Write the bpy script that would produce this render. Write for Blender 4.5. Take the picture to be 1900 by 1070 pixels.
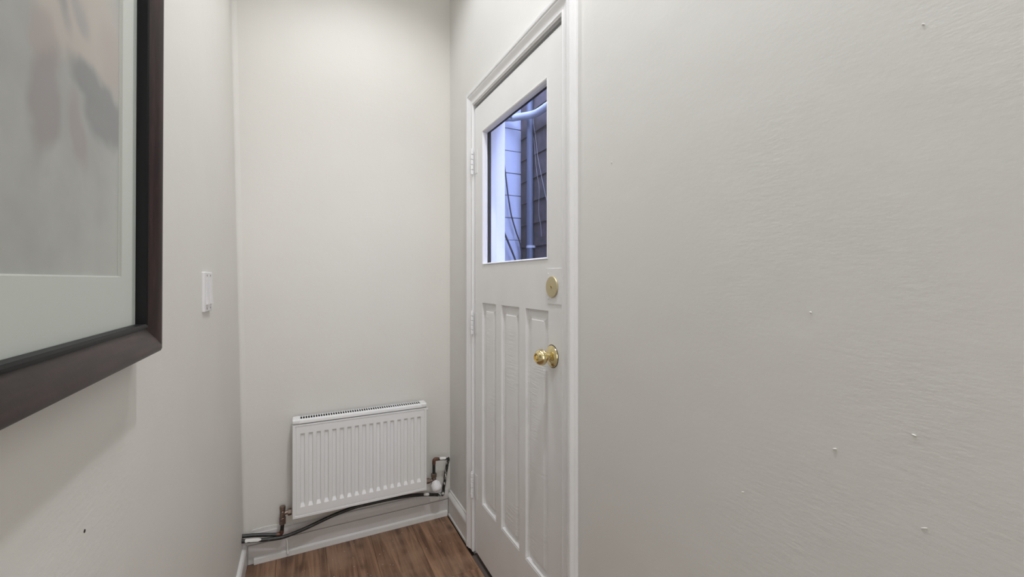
import bpy, bmesh, math, random
from mathutils import Vector, Matrix, noise

for o in list(bpy.data.objects):
    bpy.data.objects.remove(o)
S = bpy.context.scene
COL = S.collection
random.seed(7)
PI = math.pi

# ------------------------------------------------------------ camera
EYE = 1.24
cam_d = bpy.data.cameras.new('camera')
cam = bpy.data.objects.new('camera', cam_d); COL.objects.link(cam)
cam.location = (0, 0, EYE)
cam.rotation_euler = (PI/2, 0, -math.radians(26.332))
cam_d.sensor_width = 36
cam_d.lens = 36*789.2/1900
cam_d.shift_y = -15.65/1900
cam_d.clip_start = 0.02
S.camera = cam

# ------------------------------------------------------------ world, lights, exposure
world = bpy.data.worlds.new('world'); S.world = world; world.use_nodes = True
wn = world.node_tree.nodes
wn['Background'].inputs['Color'].default_value = (0.49, 0.57, 1.0, 1)     # blue dusk sky over the alley
wn['Background'].inputs['Strength'].default_value = 12.5
S.view_settings.view_transform = 'Standard'
S.view_settings.look = 'None'
S.view_settings.exposure = 0.12
S.view_settings.gamma = 1.0
S.view_settings.use_curve_mapping = False

WARM = (0.965, 0.985, 1.02)
def downlight(x, y, z, power, size=0.035, cone=146, blend=0.35):
    d = bpy.data.lights.new('recessed_downlight', 'SPOT')
    d.energy = power; d.color = WARM; d.shadow_soft_size = size
    d.spot_size = math.radians(cone); d.spot_blend = blend
    o = bpy.data.objects.new('recessed_downlight', d); COL.objects.link(o)
    o.location = (x, y, z)
    return o
downlight(0.25, 1.42, 3.06, 28, cone=128, blend=0.6)
downlight(0.38, 0.56, 3.06, 54, cone=125, blend=0.6)
downlight(0.42, -0.75, 3.06, 17, cone=125, blend=0.6)
d = bpy.data.lights.new('fill_panel', 'AREA')          # unseen fill panel added behind the camera to brighten the hall
d.energy = 15; d.color = (0.99, 0.995, 1.0); d.shape = 'RECTANGLE'; d.size = 0.88; d.size_y = 2.4
o = bpy.data.objects.new('fill_panel', d); COL.objects.link(o); o.location = (0.24, -2.44, 1.40)
o.rotation_euler = (math.radians(90), 0, 0)

# ------------------------------------------------------------ materials
def mat(name, col, rough=0.5, metal=0.0, **kw):
    m = bpy.data.materials.new(name); m.use_nodes = True
    b = m.node_tree.nodes['Principled BSDF']
    b.inputs['Base Color'].default_value = (*col, 1)
    b.inputs['Roughness'].default_value = rough
    b.inputs['Metallic'].default_value = metal
    if 'spec' in kw: b.inputs['Specular IOR Level'].default_value = kw['spec']
    return m
class NT:
    """small helper to write node graphs"""
    def __init__(s, m): s.t = m.node_tree; s.n = s.t.nodes; s.b = s.n['Principled BSDF']
    def add(s, typ, ins=None, **props):
        nd = s.n.new(typ)
        for k, v in props.items(): setattr(nd, k, v)
        for k, v in (ins or {}).items():
            if isinstance(v, bpy.types.NodeSocket): s.t.links.new(v, nd.inputs[k])
            else: nd.inputs[k].default_value = v
        return nd
    def math(s, op, a, b=0.0, c=None):
        i = {0: a, 1: b}
        if c is not None: i[2] = c
        return s.add('ShaderNodeMath', i, operation=op).outputs[0]
    def mix(s, f, a, b):
        nd = s.n.new('ShaderNodeMix'); nd.data_type = 'RGBA'
        for k, v in ((0, f), (6, a), (7, b)):
            if isinstance(v, bpy.types.NodeSocket): s.t.links.new(v, nd.inputs[k])
            else: nd.inputs[k].default_value = v if k == 0 else (*v, 1)
        return nd.outputs[2]
    def coords(s, scale=(1, 1, 1), loc=(0, 0, 0), rot=(0, 0, 0)):
        g = s.add('ShaderNodeTexCoord')
        return s.add('ShaderNodeMapping', {0: g.outputs['Object'], 'Scale': scale, 'Location': loc, 'Rotation': rot}).outputs[0]
    def noise(s, vec, scale, detail=4, rough=0.5, out=0, dist=0.0):
        return s.add('ShaderNodeTexNoise', {'Vector': vec, 'Scale': scale, 'Detail': detail, 'Roughness': rough, 'Distortion': dist}).outputs[out]
    def ramp(s, f, lo, hi):
        return s.add('ShaderNodeMapRange', {0: f, 1: lo, 2: hi, 3: 0.0, 4: 1.0}, interpolation_type='SMOOTHSTEP').outputs[0]
    def bump(s, h, strength, dist=0.002, prev=None):
        i = {'Height': h, 'Strength': strength, 'Distance': dist}
        if prev is not None: i['Normal'] = prev
        return s.add('ShaderNodeBump', i).outputs[0]
    def normal(s, n): s.t.links.new(n, s.b.inputs['Normal'])
    def color(s, c): s.t.links.new(c, s.b.inputs['Base Color'])
    def rough(s, c): s.t.links.new(c, s.b.inputs['Roughness'])

def plaster(name, col, ripple=0.25, toward=None):
    m = mat(name, col, 0.5, spec=0.35); N = NT(m)
    v = N.coords()
    big = N.noise(v, 2.2, 3)
    N.color(N.mix(N.ramp(big, 0.3, 0.7), tuple(c*0.985 for c in col), tuple(min(1, c*1.012) for c in col)))
    b1 = N.bump(N.noise(v, 9.0, 4, 0.55), 0.35, 0.004)
    b2 = N.bump(N.noise(v, 170, 3, 0.6), 0.10, 0.0012, b1)
    # brushed, drawn-out ripples of the old plaster, in patches only
    vr = N.coords((1, 26, 90), rot=(0.45, 0, 0))
    rp = N.math('MULTIPLY', N.noise(vr, 1.4, 4, 0.6), N.ramp(N.noise(N.coords(loc=(3.1, 2.0, 0.4)), 3.4, 3), 0.34, 0.75))
    if toward is not None:      # the ripples are strongest on the older stretch of wall
        yy = N.add('ShaderNodeSeparateXYZ', {0: v}).outputs[1]
        rp = N.math('MULTIPLY', rp, N.math('SUBTRACT', 1.0, N.math('MULTIPLY', N.ramp(yy, *toward), 0.8)))
    N.normal(N.bump(rp, ripple, 0.004, b2))
    return m
M = {}
M['wall'] = plaster('cream_plaster_paint', (0.775, 0.755, 0.71), 0.10)
M['wall_rough'] = plaster('cream_plaster_paint_rippled', (0.755, 0.745, 0.718), 0.15, (0.3, 0.75))
M['ceiling'] = plaster('ceiling_paint', (0.85, 0.845, 0.83), 0.1)

def gloss_paint(name, col, bump=0.25, grain=False, wear=False):
    m = mat(name, col, 0.38, spec=0.4); N = NT(m)
    v = N.coords()
    nb = N.bump(N.noise(v, 45, 4, 0.6), bump, 0.0012)
    if grain:
        vg = N.coords((1, 5, 55), rot=(0.16, 0, 0))
        g = N.math('MULTIPLY', N.noise(vg, 2.2, 4, 0.65, dist=0.5), N.ramp(N.noise(v, 5.0, 2), 0.45, 0.62))
        nb = N.bump(g, 0.75, 0.003, nb)
    N.normal(nb)
    c = N.mix(N.ramp(N.noise(v, 6.0, 3), 0.35, 0.7), col, tuple(x*0.965 for x in col))
    if wear:
        sp = N.ramp(N.noise(v, 55, 3, 0.7), 0.70, 0.76)
        c = N.mix(N.math('MULTIPLY', sp, 0.6), c, (0.30, 0.26, 0.23))
    N.color(c)
    return m
M['trim'] = gloss_paint('white_trim_paint', (0.86, 0.855, 0.86))
M['door'] = gloss_paint('white_door_paint', (0.86, 0.855, 0.85), 0.2)
M['door_grain'] = gloss_paint('white_door_paint_grained', (0.86, 0.855, 0.85), 0.2, grain=True)
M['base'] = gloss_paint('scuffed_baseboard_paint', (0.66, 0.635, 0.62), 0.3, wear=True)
M['base_clean'] = gloss_paint('baseboard_paint', (0.80, 0.79, 0.77), 0.3, wear=True)
M['enamel'] = mat('white_radiator_enamel', (0.88, 0.88, 0.875), 0.3)
M['plastic'] = mat('white_plastic', (0.82, 0.81, 0.82), 0.35)
M['dark_gap'] = mat('dark_recess', (0.02, 0.018, 0.016), 0.8)
M['mat_board'] = mat('pale_mat_board', (0.66, 0.685, 0.645), 0.85, spec=0.15)
M['mat_core'] = mat('mat_board_cut_edge', (0.50, 0.50, 0.46), 0.85)
M['lip'] = mat('black_lacquer', (0.006, 0.006, 0.0065), 0.45, spec=0.2)

m = mat('mahogany_frame', (0.04, 0.018, 0.016), 0.4, spec=0.32); N = NT(m); M['frame'] = m
v = N.coords((6, 6, 6))
vv = N.coords((40, 2.0, 2.0))
f = N.noise(vv, 6, 4, 0.6)
N.color(N.mix(N.ramp(f, 0.35, 0.75), (0.021, 0.012, 0.011), (0.047, 0.024, 0.022)))
N.normal(N.bump(N.noise(v, 20, 3), 0.1, 0.001))

# brass, copper, blackened pipe
m = mat('polished_brass', (0.78, 0.66, 0.37), 0.12, 1.0); M['brass'] = m
m = mat('dull_brass', (0.60, 0.52, 0.33), 0.45, 0.7); M['brass_dull'] = m
M['nickel'] = mat('tarnished_brass_valve', (0.25, 0.195, 0.165), 0.36, 0.85)
M['copper'] = mat('copper_elbow', (0.15, 0.075, 0.05), 0.5, 0.5)
def pipe_mat(name, paint_amount):
    m = mat(name, (0.02, 0.022, 0.02), 0.4); N = NT(m)
    v = N.coords()
    c = N.mix(N.ramp(N.noise(v, 60, 3), 0.55, 0.75), (0.016, 0.018, 0.016), (0.055, 0.052, 0.045))
    if paint_amount > 0:
        vs = N.coords((1, 1, 0.28))
        p = N.ramp(N.noise(vs, 95, 3, 0.6), paint_amount, paint_amount+0.03)
        c = N.mix(p, c, (0.72, 0.71, 0.68))
    N.color(c); N.normal(N.bump(N.noise(v, 220, 3), 0.3, 0.001))
    return m
M['pipe'] = pipe_mat('black_iron_pipe', 0)
M['pipe_spotted'] = pipe_mat('black_pipe_with_paint_drips', 0.53)
m = mat('dried_white_paint', (0.80, 0.79, 0.76), 0.55); N = NT(m); M['paint_blob'] = m
N.normal(N.bump(N.noise(N.coords(), 190, 4, 0.7), 0.6, 0.002))

# wood floor: every plank shifts the grain by its own random number
m = mat('brown_wood_plank', (0.16, 0.085, 0.05), 0.42); N = NT(m); M['plank'] = m
oi = N.add('ShaderNodeObjectInfo')
g = N.add('ShaderNodeTexCoord')
off = N.add('ShaderNodeCombineXYZ', {0: N.math('MULTIPLY', oi.outputs['Random'], 7.0), 1: N.math('MULTIPLY', oi.outputs['Random'], 31.0)}).outputs[0]
pos = N.add('ShaderNodeVectorMath', {0: g.outputs['Object'], 1: off}, operation='ADD').outputs[0]
gr = N.add('ShaderNodeMapping', {0: pos, 'Scale': (26, 1.6, 1)}).outputs[0]
fine = N.add('ShaderNodeMapping', {0: pos, 'Scale': (110, 4, 1)}).outputs[0]
n1 = N.noise(gr, 1.0, 6, 0.62, dist=1.2)
n2 = N.noise(fine, 1.0, 4, 0.7)
n3 = N.noise(pos, 5.5, 3)
c = N.mix(N.ramp(n1, 0.28, 0.74), (0.105, 0.050, 0.029), (0.36, 0.205, 0.120))
c = N.mix(N.math('MULTIPLY', N.ramp(n2, 0.50, 0.8), 0.45), c, (0.06, 0.030, 0.019))
c = N.mix(N.math('MULTIPLY', N.ramp(n3, 0.45, 0.72), 0.45), c, (0.40, 0.26, 0.17))
knot = N.add('ShaderNodeTexVoronoi', {'Vector': N.add('ShaderNodeMapping', {0: pos, 'Scale': (7, 3.2, 1)}).outputs[0], 'Scale': 1.0, 'Randomness': 1.0}).outputs[0]
c = N.mix(N.math('MULTIPLY', N.math('SUBTRACT', 1.0, N.ramp(knot, 0.04, 0.16)), 0.75), c, (0.035, 0.018, 0.012))
hv = N.add('ShaderNodeHueSaturation', {'Color': c, 'Value': N.math('MULTIPLY_ADD', oi.outputs['Random'], 0.30, 0.86)}).outputs[0]
N.color(hv)
N.normal(N.bump(n2, 0.22, 0.001, N.bump(n1, 0.25, 0.002)))
N.rough(N.math('MULTIPLY_ADD', n2, 0.25, 0.32))
M['subfloor'] = mat('dark_subfloor', (0.03, 0.02, 0.015), 0.8)
M['threshold'] = mat('worn_threshold_wood', (0.12, 0.095, 0.085), 0.6)
M['crumb'] = mat('plaster_crumb', (0.72, 0.66, 0.58), 0.9)

# glass
def glass(name, tint, fac):
    m = bpy.data.materials.new(name); m.use_nodes = True
    t = m.node_tree; t.nodes.clear()
    out = t.nodes.new('ShaderNodeOutputMaterial'); mx = t.nodes.new('ShaderNodeMixShader')
    tr = t.nodes.new('ShaderNodeBsdfTransparent'); tr.inputs[0].default_value = (*tint, 1)
    gl = t.nodes.new('ShaderNodeBsdfGlossy'); gl.inputs['Roughness'].default_value = 0.02
    fr = t.nodes.new('ShaderNodeFresnel'); fr.inputs[0].default_value = 1.45
    mu = t.nodes.new('ShaderNodeMath'); mu.operation = 'MULTIPLY'; mu.inputs[1].default_value = fac
    ge = t.nodes.new('ShaderNodeNewGeometry'); fs = t.nodes.new('ShaderNodeMath'); fs.operation = 'SUBTRACT'; fs.inputs[0].default_value = 1.0
    t.links.new(ge.outputs['Backfacing'], fs.inputs[1]); m2 = t.nodes.new('ShaderNodeMath'); m2.operation = 'MULTIPLY'
    t.links.new(fr.outputs[0], mu.inputs[0]); t.links.new(mu.outputs[0], m2.inputs[0]); t.links.new(fs.outputs[0], m2.inputs[1])   # reflect on the outer faces only
    t.links.new(m2.outputs[0], mx.inputs[0])
    t.links.new(tr.outputs[0], mx.inputs[1]); t.links.new(gl.outputs[0], mx.inputs[2])
    t.links.new(mx.outputs[0], out.inputs[0])
    return m
M['glass'] = glass('window_glass', (0.97, 0.98, 1.0), 0.5)
M['picture_glass'] = glass('picture_glass', (0.985, 0.99, 0.985), 0.9)

# exterior
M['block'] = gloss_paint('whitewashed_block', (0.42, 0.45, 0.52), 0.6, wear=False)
M['mortar'] = mat('dark_mortar', (0.20, 0.19, 0.19), 0.9)
m = mat('dark_asphalt_shingle', (0.10, 0.085, 0.08), 0.9); N = NT(m); M['shingle'] = m
oi = N.add('ShaderNodeObjectInfo'); v = N.coords()
c = N.mix(N.ramp(N.noise(v, 14, 5, 0.7), 0.35, 0.75), (0.045, 0.036, 0.034), (0.085, 0.068, 0.064))
N.color(N.add('ShaderNodeHueSaturation', {'Color': c, 'Value': N.math('MULTIPLY_ADD', oi.outputs['Random'], 0.35, 0.85)}).outputs[0])
N.normal(N.bump(N.noise(v, 260, 3, 0.7), 0.5, 0.002))
M['reveal'] = gloss_paint('white_exterior_board', (0.90, 0.90, 0.88), 0.15)
M['brick'] = gloss_paint('painted_house_wall', (0.42, 0.38, 0.36), 0.5)
M['downpipe'] = mat('grey_downpipe', (0.085, 0.10, 0.13), 0.5)
M['conduit'] = mat('pale_conduit', (0.34, 0.36, 0.38), 0.5)
M['cable'] = mat('black_cable', (0.02, 0.02, 0.022), 0.6)
M['wire'] = mat('pale_wire', (0.19, 0.18, 0.175), 0.6)
M['ground'] = mat('alley_concrete', (0.22, 0.21, 0.20), 0.9)

# abstract print: soft wash of grey and flesh-toned strokes on pale paper (a plain generic picture)
m = mat('abstract_print', (0.52, 0.51, 0.49), 0.8, spec=0.1); N = NT(m); M['print'] = m
g = N.add('ShaderNodeTexCoord')
wob = N.add('ShaderNodeTexNoise', {'Vector': g.outputs['Object'], 'Scale': 13.0, 'Detail': 4.0}).outputs['Color']
wv = N.add('ShaderNodeVectorMath', {0: wob, 1: (0.5, 0.5, 0.5)}, operation='SUBTRACT').outputs[0]
wv = N.add('ShaderNodeVectorMath', {0: wv, 'Scale': 0.05}, operation='SCALE').outputs[0]
pp = N.add('ShaderNodeVectorMath', {0: g.outputs['Object'], 1: wv}, operation='ADD').outputs[0]
c = N.mix(N.ramp(N.noise(g.outputs['Object'], 4.5, 5, 0.6), 0.3, 0.72), (0.40, 0.395, 0.385), (0.535, 0.54, 0.51))
c = N.mix(N.math('MULTIPLY', N.ramp(N.noise(g.outputs['Object'], 11, 5, 0.65), 0.58, 0.74), 0.35), c, (0.36, 0.345, 0.345))
def stroke(c, y, z, ry, rz, ang, col, soft=0.35, op=1.0):
    """one soft brush blotch: centre (y,z) in metres on the picture, half sizes, tilt"""
    mp = N.add('ShaderNodeMapping', {0: pp, 'Location': (0, 0, 0)}, vector_type='POINT')
    sh = N.add('ShaderNodeVectorMath', {0: pp, 1: (0, -y, -z)}, operation='ADD').outputs[0]
    rt = N.add('ShaderNodeVectorRotate', {'Vector': sh, 'Angle': math.radians(ang)}, rotation_type='X_AXIS').outputs[0]
    sc = N.add('ShaderNodeVectorMath', {0: rt, 1: (0, 1/ry, 1/rz)}, operation='MULTIPLY').outputs[0]
    ln = N.add('ShaderNodeVectorMath', {0: sc}, operation='LENGTH').outputs['Value']
    k = N.add('ShaderNodeMapRange', {0: ln, 1: 1.0-soft, 2: 1.0+soft*0.5, 3: op, 4: 0.0}, interpolation_type='SMOOTHSTEP').outputs[0]
    return N.mix(k, c, col)
STROKES_AT = N
ABSTRACT = c

# ------------------------------------------------------------ mesh helpers
def link(name, me, parent=None):
    o = bpy.data.objects.new(name, me); COL.objects.link(o)
    if parent is not None: o.parent = parent
    return o
def finish(bm, name, material, parent=None, smooth=None):
    bmesh.ops.recalc_face_normals(bm, faces=bm.faces)
    me = bpy.data.meshes.new(name)
    if smooth is not None:
        for f in bm.faces: f.smooth = True
        for e in bm.edges:
            if len(e.link_faces) == 2 and e.calc_face_angle(0) > math.radians(smooth): e.smooth = False
    bm.to_mesh(me); bm.free()
    for x in (material if isinstance(material, (list, tuple)) else [material]): me.materials.append(x)
    o = link(name, me, parent)
    if smooth is not None:
        w = o.modifiers.new('weighted', 'WEIGHTED_NORMAL'); w.keep_sharp = True; w.weight = 100
    return o
def empty(name, loc=(0, 0, 0)):
    o = bpy.data.objects.new(name, None); COL.objects.link(o); o.location = loc
    o.empty_display_size = 0.05
    return o
def tag(o, label, cat=None, kind=None, group=None):
    o['label'] = label
    if cat: o['category'] = cat
    if kind: o['kind'] = kind
    if group: o['group'] = group
    return o
def box(bm, lo, hi, bev=0.0, seg=2):
    vs = [bm.verts.new((x, y, z)) for x in (lo[0], hi[0]) for y in (lo[1], hi[1]) for z in (lo[2], hi[2])]
    q = [(0, 1, 3, 2), (4, 6, 7, 5), (0, 4, 5, 1), (2, 3, 7, 6), (0, 2, 6, 4), (1, 5, 7, 3)]
    fs = [bm.faces.new([vs[i] for i in f]) for f in q]
    if bev > 0:
        es = list({e for f in fs for e in f.edges})
        bmesh.ops.bevel(bm, geom=es, offset=bev, segments=seg, affect='EDGES', profile=0.5)
def box_obj(name, lo, hi, material, parent=None, bev=0.0, seg=2):
    bm = bmesh.new(); box(bm, lo, hi, bev, seg)
    return finish(bm, name, material, parent, 50 if bev else None)
def prism(bm, prof, end_a, end_b):
    """sweep the closed profile [(u,w)..]; end_a/end_b map (u,w) to a point"""
    A = [bm.verts.new(end_a(u, w)) for u, w in prof]; B = [bm.verts.new(end_b(u, w)) for u, w in prof]
    n = len(prof)
    for i in range(n):
        j = (i+1) % n; bm.faces.new((A[i], A[j], B[j], B[i]))
    bm.faces.new(A[::-1]); bm.faces.new(B)
def frame_for(d):
    d = Vector(d).normalized()
    a = Vector((0, 0, 1)) if abs(d.z) < 0.9 else Vector((1, 0, 0))
    x = d.cross(a).normalized(); return x, d.cross(x).normalized(), d
def lathe(bm, origin, axis, prof, seg=32):
    """prof: [(t along axis, radius)]; closed at zero radii"""
    o = Vector(origin); x, y, d = frame_for(axis); prev = None
    for t, r in prof:
        c = o + d*t
        if r < 1e-6: ring = [bm.verts.new(c)]
        else: ring = [bm.verts.new(c + (x*math.cos(2*PI*k/seg) + y*math.sin(2*PI*k/seg))*r) for k in range(seg)]
        if prev:
            if len(prev) == 1 and len(ring) > 1:
                for k in range(seg): bm.faces.new((prev[0], ring[k], ring[(k+1) % seg]))
            elif len(ring) == 1 and len(prev) > 1:
                for k in range(seg): bm.faces.new((prev[k], ring[0], prev[(k+1) % seg]))
            elif len(ring) > 1:
                for k in range(seg): bm.faces.new((prev[k], ring[k], ring[(k+1) % seg], prev[(k+1) % seg]))
        prev = ring
def lathe_obj(name, origin, axis, prof, material, parent=None, seg=32, sharp=35):
    bm = bmesh.new(); lathe(bm, origin, axis, prof, seg); return finish(bm, name, material, parent, sharp)
def smooth_path(pts, n=6):
    P = [Vector(p) for p in pts]; out = []
    for i in range(len(P)-1):
        p0 = P[max(i-1, 0)]; p1 = P[i]; p2 = P[i+1]; p3 = P[min(i+2, len(P)-1)]
        for k in range(n):
            t = k/n
            out.append(0.5*((2*p1) + (p2-p0)*t + (2*p0-5*p1+4*p2-p3)*t*t + (3*p1-p0-3*p2+p3)*t**3))
    out.append(P[-1]); return out
def round_corners(pts, r, n=5):
    P = [Vector(p) for p in pts]; out = [P[0]]
    for i in range(1, len(P)-1):
        a = (P[i-1]-P[i]); b = (P[i+1]-P[i]); ra = min(r, a.length*0.45, b.length*0.45)
        A = P[i]+a.normalized()*ra; B = P[i]+b.normalized()*ra
        for k in range(n+1):
            t = k/n; out.append(A*(1-t)**2 + P[i]*2*t*(1-t) + B*t*t)
    out.append(P[-1]); return out
def tube(bm, pts, r, seg=12, cap=True):
    P = [Vector(p) for p in pts]; rings = []; x = None
    for i, p in enumerate(P):
        d = (P[min(i+1, len(P)-1)] - P[max(i-1, 0)]).normalized()
        if x is None: x = frame_for(d)[0]
        x = (x - d*x.dot(d)).normalized(); y = d.cross(x)
        rr = r(i/(len(P)-1)) if callable(r) else r
        rings.append([bm.verts.new(p + (x*math.cos(2*PI*k/seg)+y*math.sin(2*PI*k/seg))*rr) for k in range(seg)])
    for a, b in zip(rings, rings[1:]):
        for k in range(seg): bm.faces.new((a[k], b[k], b[(k+1) % seg], a[(k+1) % seg]))
    if cap: bm.faces.new(rings[0][::-1]); bm.faces.new(rings[-1])
def tube_obj(name, pts, r, material, parent=None, seg=12):
    bm = bmesh.new(); tube(bm, pts, r, seg); return finish(bm, name, material, parent, 50)

# ------------------------------------------------------------ room shell
XR = 0.709          # face of the door wall
YB = 2.178          # face of the end wall
YF = -2.5           # wall behind the camera
ZC = 3.10

def left_x(y, z):   # the old plaster wall leans out a little towards its far top corner
    t = min(max((y-0.8)/1.378, 0), 1)
    return (1-t)*(-0.225) + t*(-0.2245-0.0198*z)
bm = bmesh.new()
ys = [YF, -1.5, -0.5, 0.3, 0.8, 1.0, 1.2, 1.4, 1.6, 1.8, 1.95, 2.05, 2.12]
zs = [-0.06, 0.1, 0.4, 0.8, 1.2, 1.6, 2.0, 2.4, 2.8, 3.16]
R = 0.022
grid = []
for z in zs:
    row = [Vector((left_x(y, z), y, z)) for y in ys]
    xb = left_x(YB, z)
    for k in range(1, 7):            # soft rounded plaster corner
        a = k/6*PI/2
        row.append(Vector((xb + R*(1-math.cos(a)), YB - R + R*math.sin(a), z)))
    grid.append([bm.verts.new(p) for p in row])
for a, b in zip(grid, grid[1:]):
    for i in range(len(a)-1): bm.faces.new((a[i], a[i+1], b[i+1], b[i]))
# back of the wall, closing it into a solid
last = len(grid[0])-1
bk = [[bm.verts.new((-0.42, YF, z)), bm.verts.new((-0.42, YB+0.01, z)), bm.verts.new((grid[0][last].co.x, YB+0.01, z))] for z in zs]
for i in range(len(zs)-1):
    a, b = bk[i], bk[i+1]
    bm.faces.new((a[0], b[0], b[1], a[1])); bm.faces.new((a[1], b[1], b[2], a[2]))
    bm.faces.new((a[2], b[2], grid[i+1][last], grid[i][last])); bm.faces.new((a[0], grid[i][0], grid[i+1][0], b[0]))
for gi, bi in ((grid[0], bk[0]), (grid[-1], bk[-1])):
    bm.faces.new(gi + [bi[2], bi[1], bi[0]])
wl = finish(bm, 'wall_left', M['wall'], None, 40)
tag(wl, 'cream plastered side wall that carries the framed picture and switch', 'wall', 'structure')

wb = box_obj('wall_back', (-0.42, YB, -0.06), (0.84, YB+0.24, 3.16), M['wall'])
tag(wb, 'cream plastered end wall behind the white radiator', 'wall', 'structure')

bm = bmesh.new()
box(bm, (XR, YF, -0.06), (0.84, 1.055, 3.16))
box(bm, (XR, 1.815, -0.06), (0.84, 3.44, 3.16))
box(bm, (XR, 1.055, 2.035), (0.84, 1.815, 3.16))
wr = finish(bm, 'wall_right', M['wall_rough'])
tag(wr, 'pale rippled plaster wall around the white door', 'wall', 'structure')
def nib(name, y, z, ry, rz, h, ang=0):
    bm = bmesh.new(); bmesh.ops.create_icosphere(bm, subdivisions=2, radius=1)
    for v in bm.verts:
        n = 1+0.25*noise.noise(v.co*1.7+Vector((y*9, z*7, 0)))
        a, b = v.co.y*ry*n, v.co.z*rz*n
        v.co = Vector((XR - v.co.x*h*n, y + a*math.cos(ang)-b*math.sin(ang), z + a*math.sin(ang)+b*math.cos(ang)))
    return finish(bm, name, M['wall_rough'], wr, 60)
for y, z, ry, rz, h, ang in ((0.3865, 1.190, 0.0018, 0.0015, 0.002, 0), (0.253, 1.565, 0.0018, 0.0012, 0.002, 0.6), (0.353, 0.99, 0.003, 0.001, 0.002, -0.3),
                             (0.262, 1.04, 0.0025, 0.001, 0.002, 0.2), (0.252, 0.925, 0.004, 0.0009, 0.0012, -0.5), (0.50, 0.86, 0.003, 0.001, 0.0015, -0.5), (0.86, 1.54, 0.0022, 0.0015, 0.002, 0.4)):
    nib('plaster_lump', y, z, ry, rz, h, ang)
nail = lathe_obj('nail_hole', (left_x(0.66, 0.95)-0.0005, 0.66, 0.95), (1, 0, 0), [(0, 0), (0, 0.002), (0.001, 0.002), (0.001, 0)], M['dark_gap'], wl, 10)

wf = box_obj('wall_front', (-0.42, YF-0.12, -0.06), (0.84, YF, 3.16), M['wall'])
tag(wf, 'plain plastered wall closing the hall behind the viewer', 'wall', 'structure')
ce = box_obj('ceiling', (-0.42, YF-0.12, ZC), (0.84, YB+0.24, ZC+0.12), M['ceiling'])
tag(ce, 'plain white ceiling above the narrow hall', 'ceiling', 'structure')

# floor: wide planks along the hall, each a part
fl = box_obj('floor', (-0.42, YF, -0.10), (0.709, YB, -0.014), M['subfloor'])
tag(fl, 'worn brown wide-plank wood floor of the hall', 'floor', 'structure')
cols = [(-0.222, -0.10), (-0.10, 0.10), (0.10, 0.30), (0.30, 0.50), (0.50, 0.688)]
cuts = [[YF, -1.1, 0.2, 1.35, 2.165], [YF, -1.6, -0.3, 0.9, 2.165], [YF, -0.8, 0.5, 1.55, 2.165], [YF, -1.4, 0.0, 1.2, 2.165], [YF, -0.9, 0.45, 1.71, 2.165]]
for (x0, x1), cs in zip(cols, cuts):
    for y0, y1 in zip(cs, cs[1:]):
        gp = 0.0003
        o = box_obj('plank', (x0+gp, y0+gp, -0.013), (x1-gp, y1-gp, random.uniform(-0.0006, 0.0)), M['plank'], fl, 0.0012, 1)
tz = bmesh.new(); box(tz, (0.689, 1.07, -0.013), (0.735, 1.80, -0.003), 0.001, 1); box(tz, (0.7092, 1.056, -0.09), (0.90, 1.8148, -0.004)); box(tz, (0.732, 1.06, -0.013), (0.90, 1.81, 0.0215), 0.003, 2)  # unseen plain box and raised step added to stop alley light leaking in
tr = finish(tz, 'trim_1', M['threshold'], None, 50)
tag(tr, 'dark worn wooden threshold under the white door', 'threshold', 'structure')
random.seed(11)
bm = bmesh.new()
for i in range(46):
    x = random.uniform(-0.17, 0.66); y = random.uniform(1.86, 2.14)
    if random.random() < 0.5: x = random.choice((0.20, 0.30, 0.05))+random.gauss(0, 0.05); y = random.uniform(1.86, 2.02)
    r = random.uniform(0.0007, 0.0019)
    n0 = len(bm.verts); bmesh.ops.create_icosphere(bm, subdivisions=1, radius=r, matrix=Matrix.Translation((x, y, r*0.5)) @ Matrix.Diagonal((random.uniform(.7, 1.6), 1, 0.6, 1)))
cr = finish(bm, 'plaster_crumbs', M['crumb'])
tag(cr, 'pale plaster crumbs scattered on the brown floor', 'crumbs', 'stuff')

# ------------------------------------------------------------ baseboards
def run_x(name, prof, x0, x1, material, parent, end=0):       # profile (w = distance out of wall_back, z) swept along x
    bm = bmesh.new()
    prism(bm, prof, lambda w, z: (x0, YB-w, z), lambda w, z: (x1, YB-w, z))
    return finish(bm, name, material, parent, 30)
bb = run_x('baseboard_back', [(0, 0), (0.011, 0), (0.011, 0.0795), (0.0095, 0.0812), (0.004, 0.0812), (0.004, 0.086), (0, 0.086)], -0.208, 0.695, M['base'], None)
tag(bb, 'scuffed white baseboard below the radiator', 'baseboard', 'structure')
cap = [(0, 0.0855), (0.0115, 0.0855), (0.0138, 0.088), (0.0145, 0.096), (0.0145, 0.108), (0.013, 0.116), (0.010, 0.121), (0.0085, 0.128), (0.003, 0.131), (0, 0.131)]
run_x('cap_moulding', cap, -0.208, 0.695, M['base'], bb)
shoe = [(0.0112, 0.0), (0.021, 0.0), (0.021, 0.019), (0.0195, 0.024), (0.016, 0.027), (0.0112, 0.028)]
bm = bmesh.new(); prism(bm, shoe, lambda w, z: (-0.186, YB-w, z), lambda w, z: (0.688, YB-w, z))
sm = finish(bm, 'shoe_moulding', M['base_clean'], bb, 30)
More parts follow.
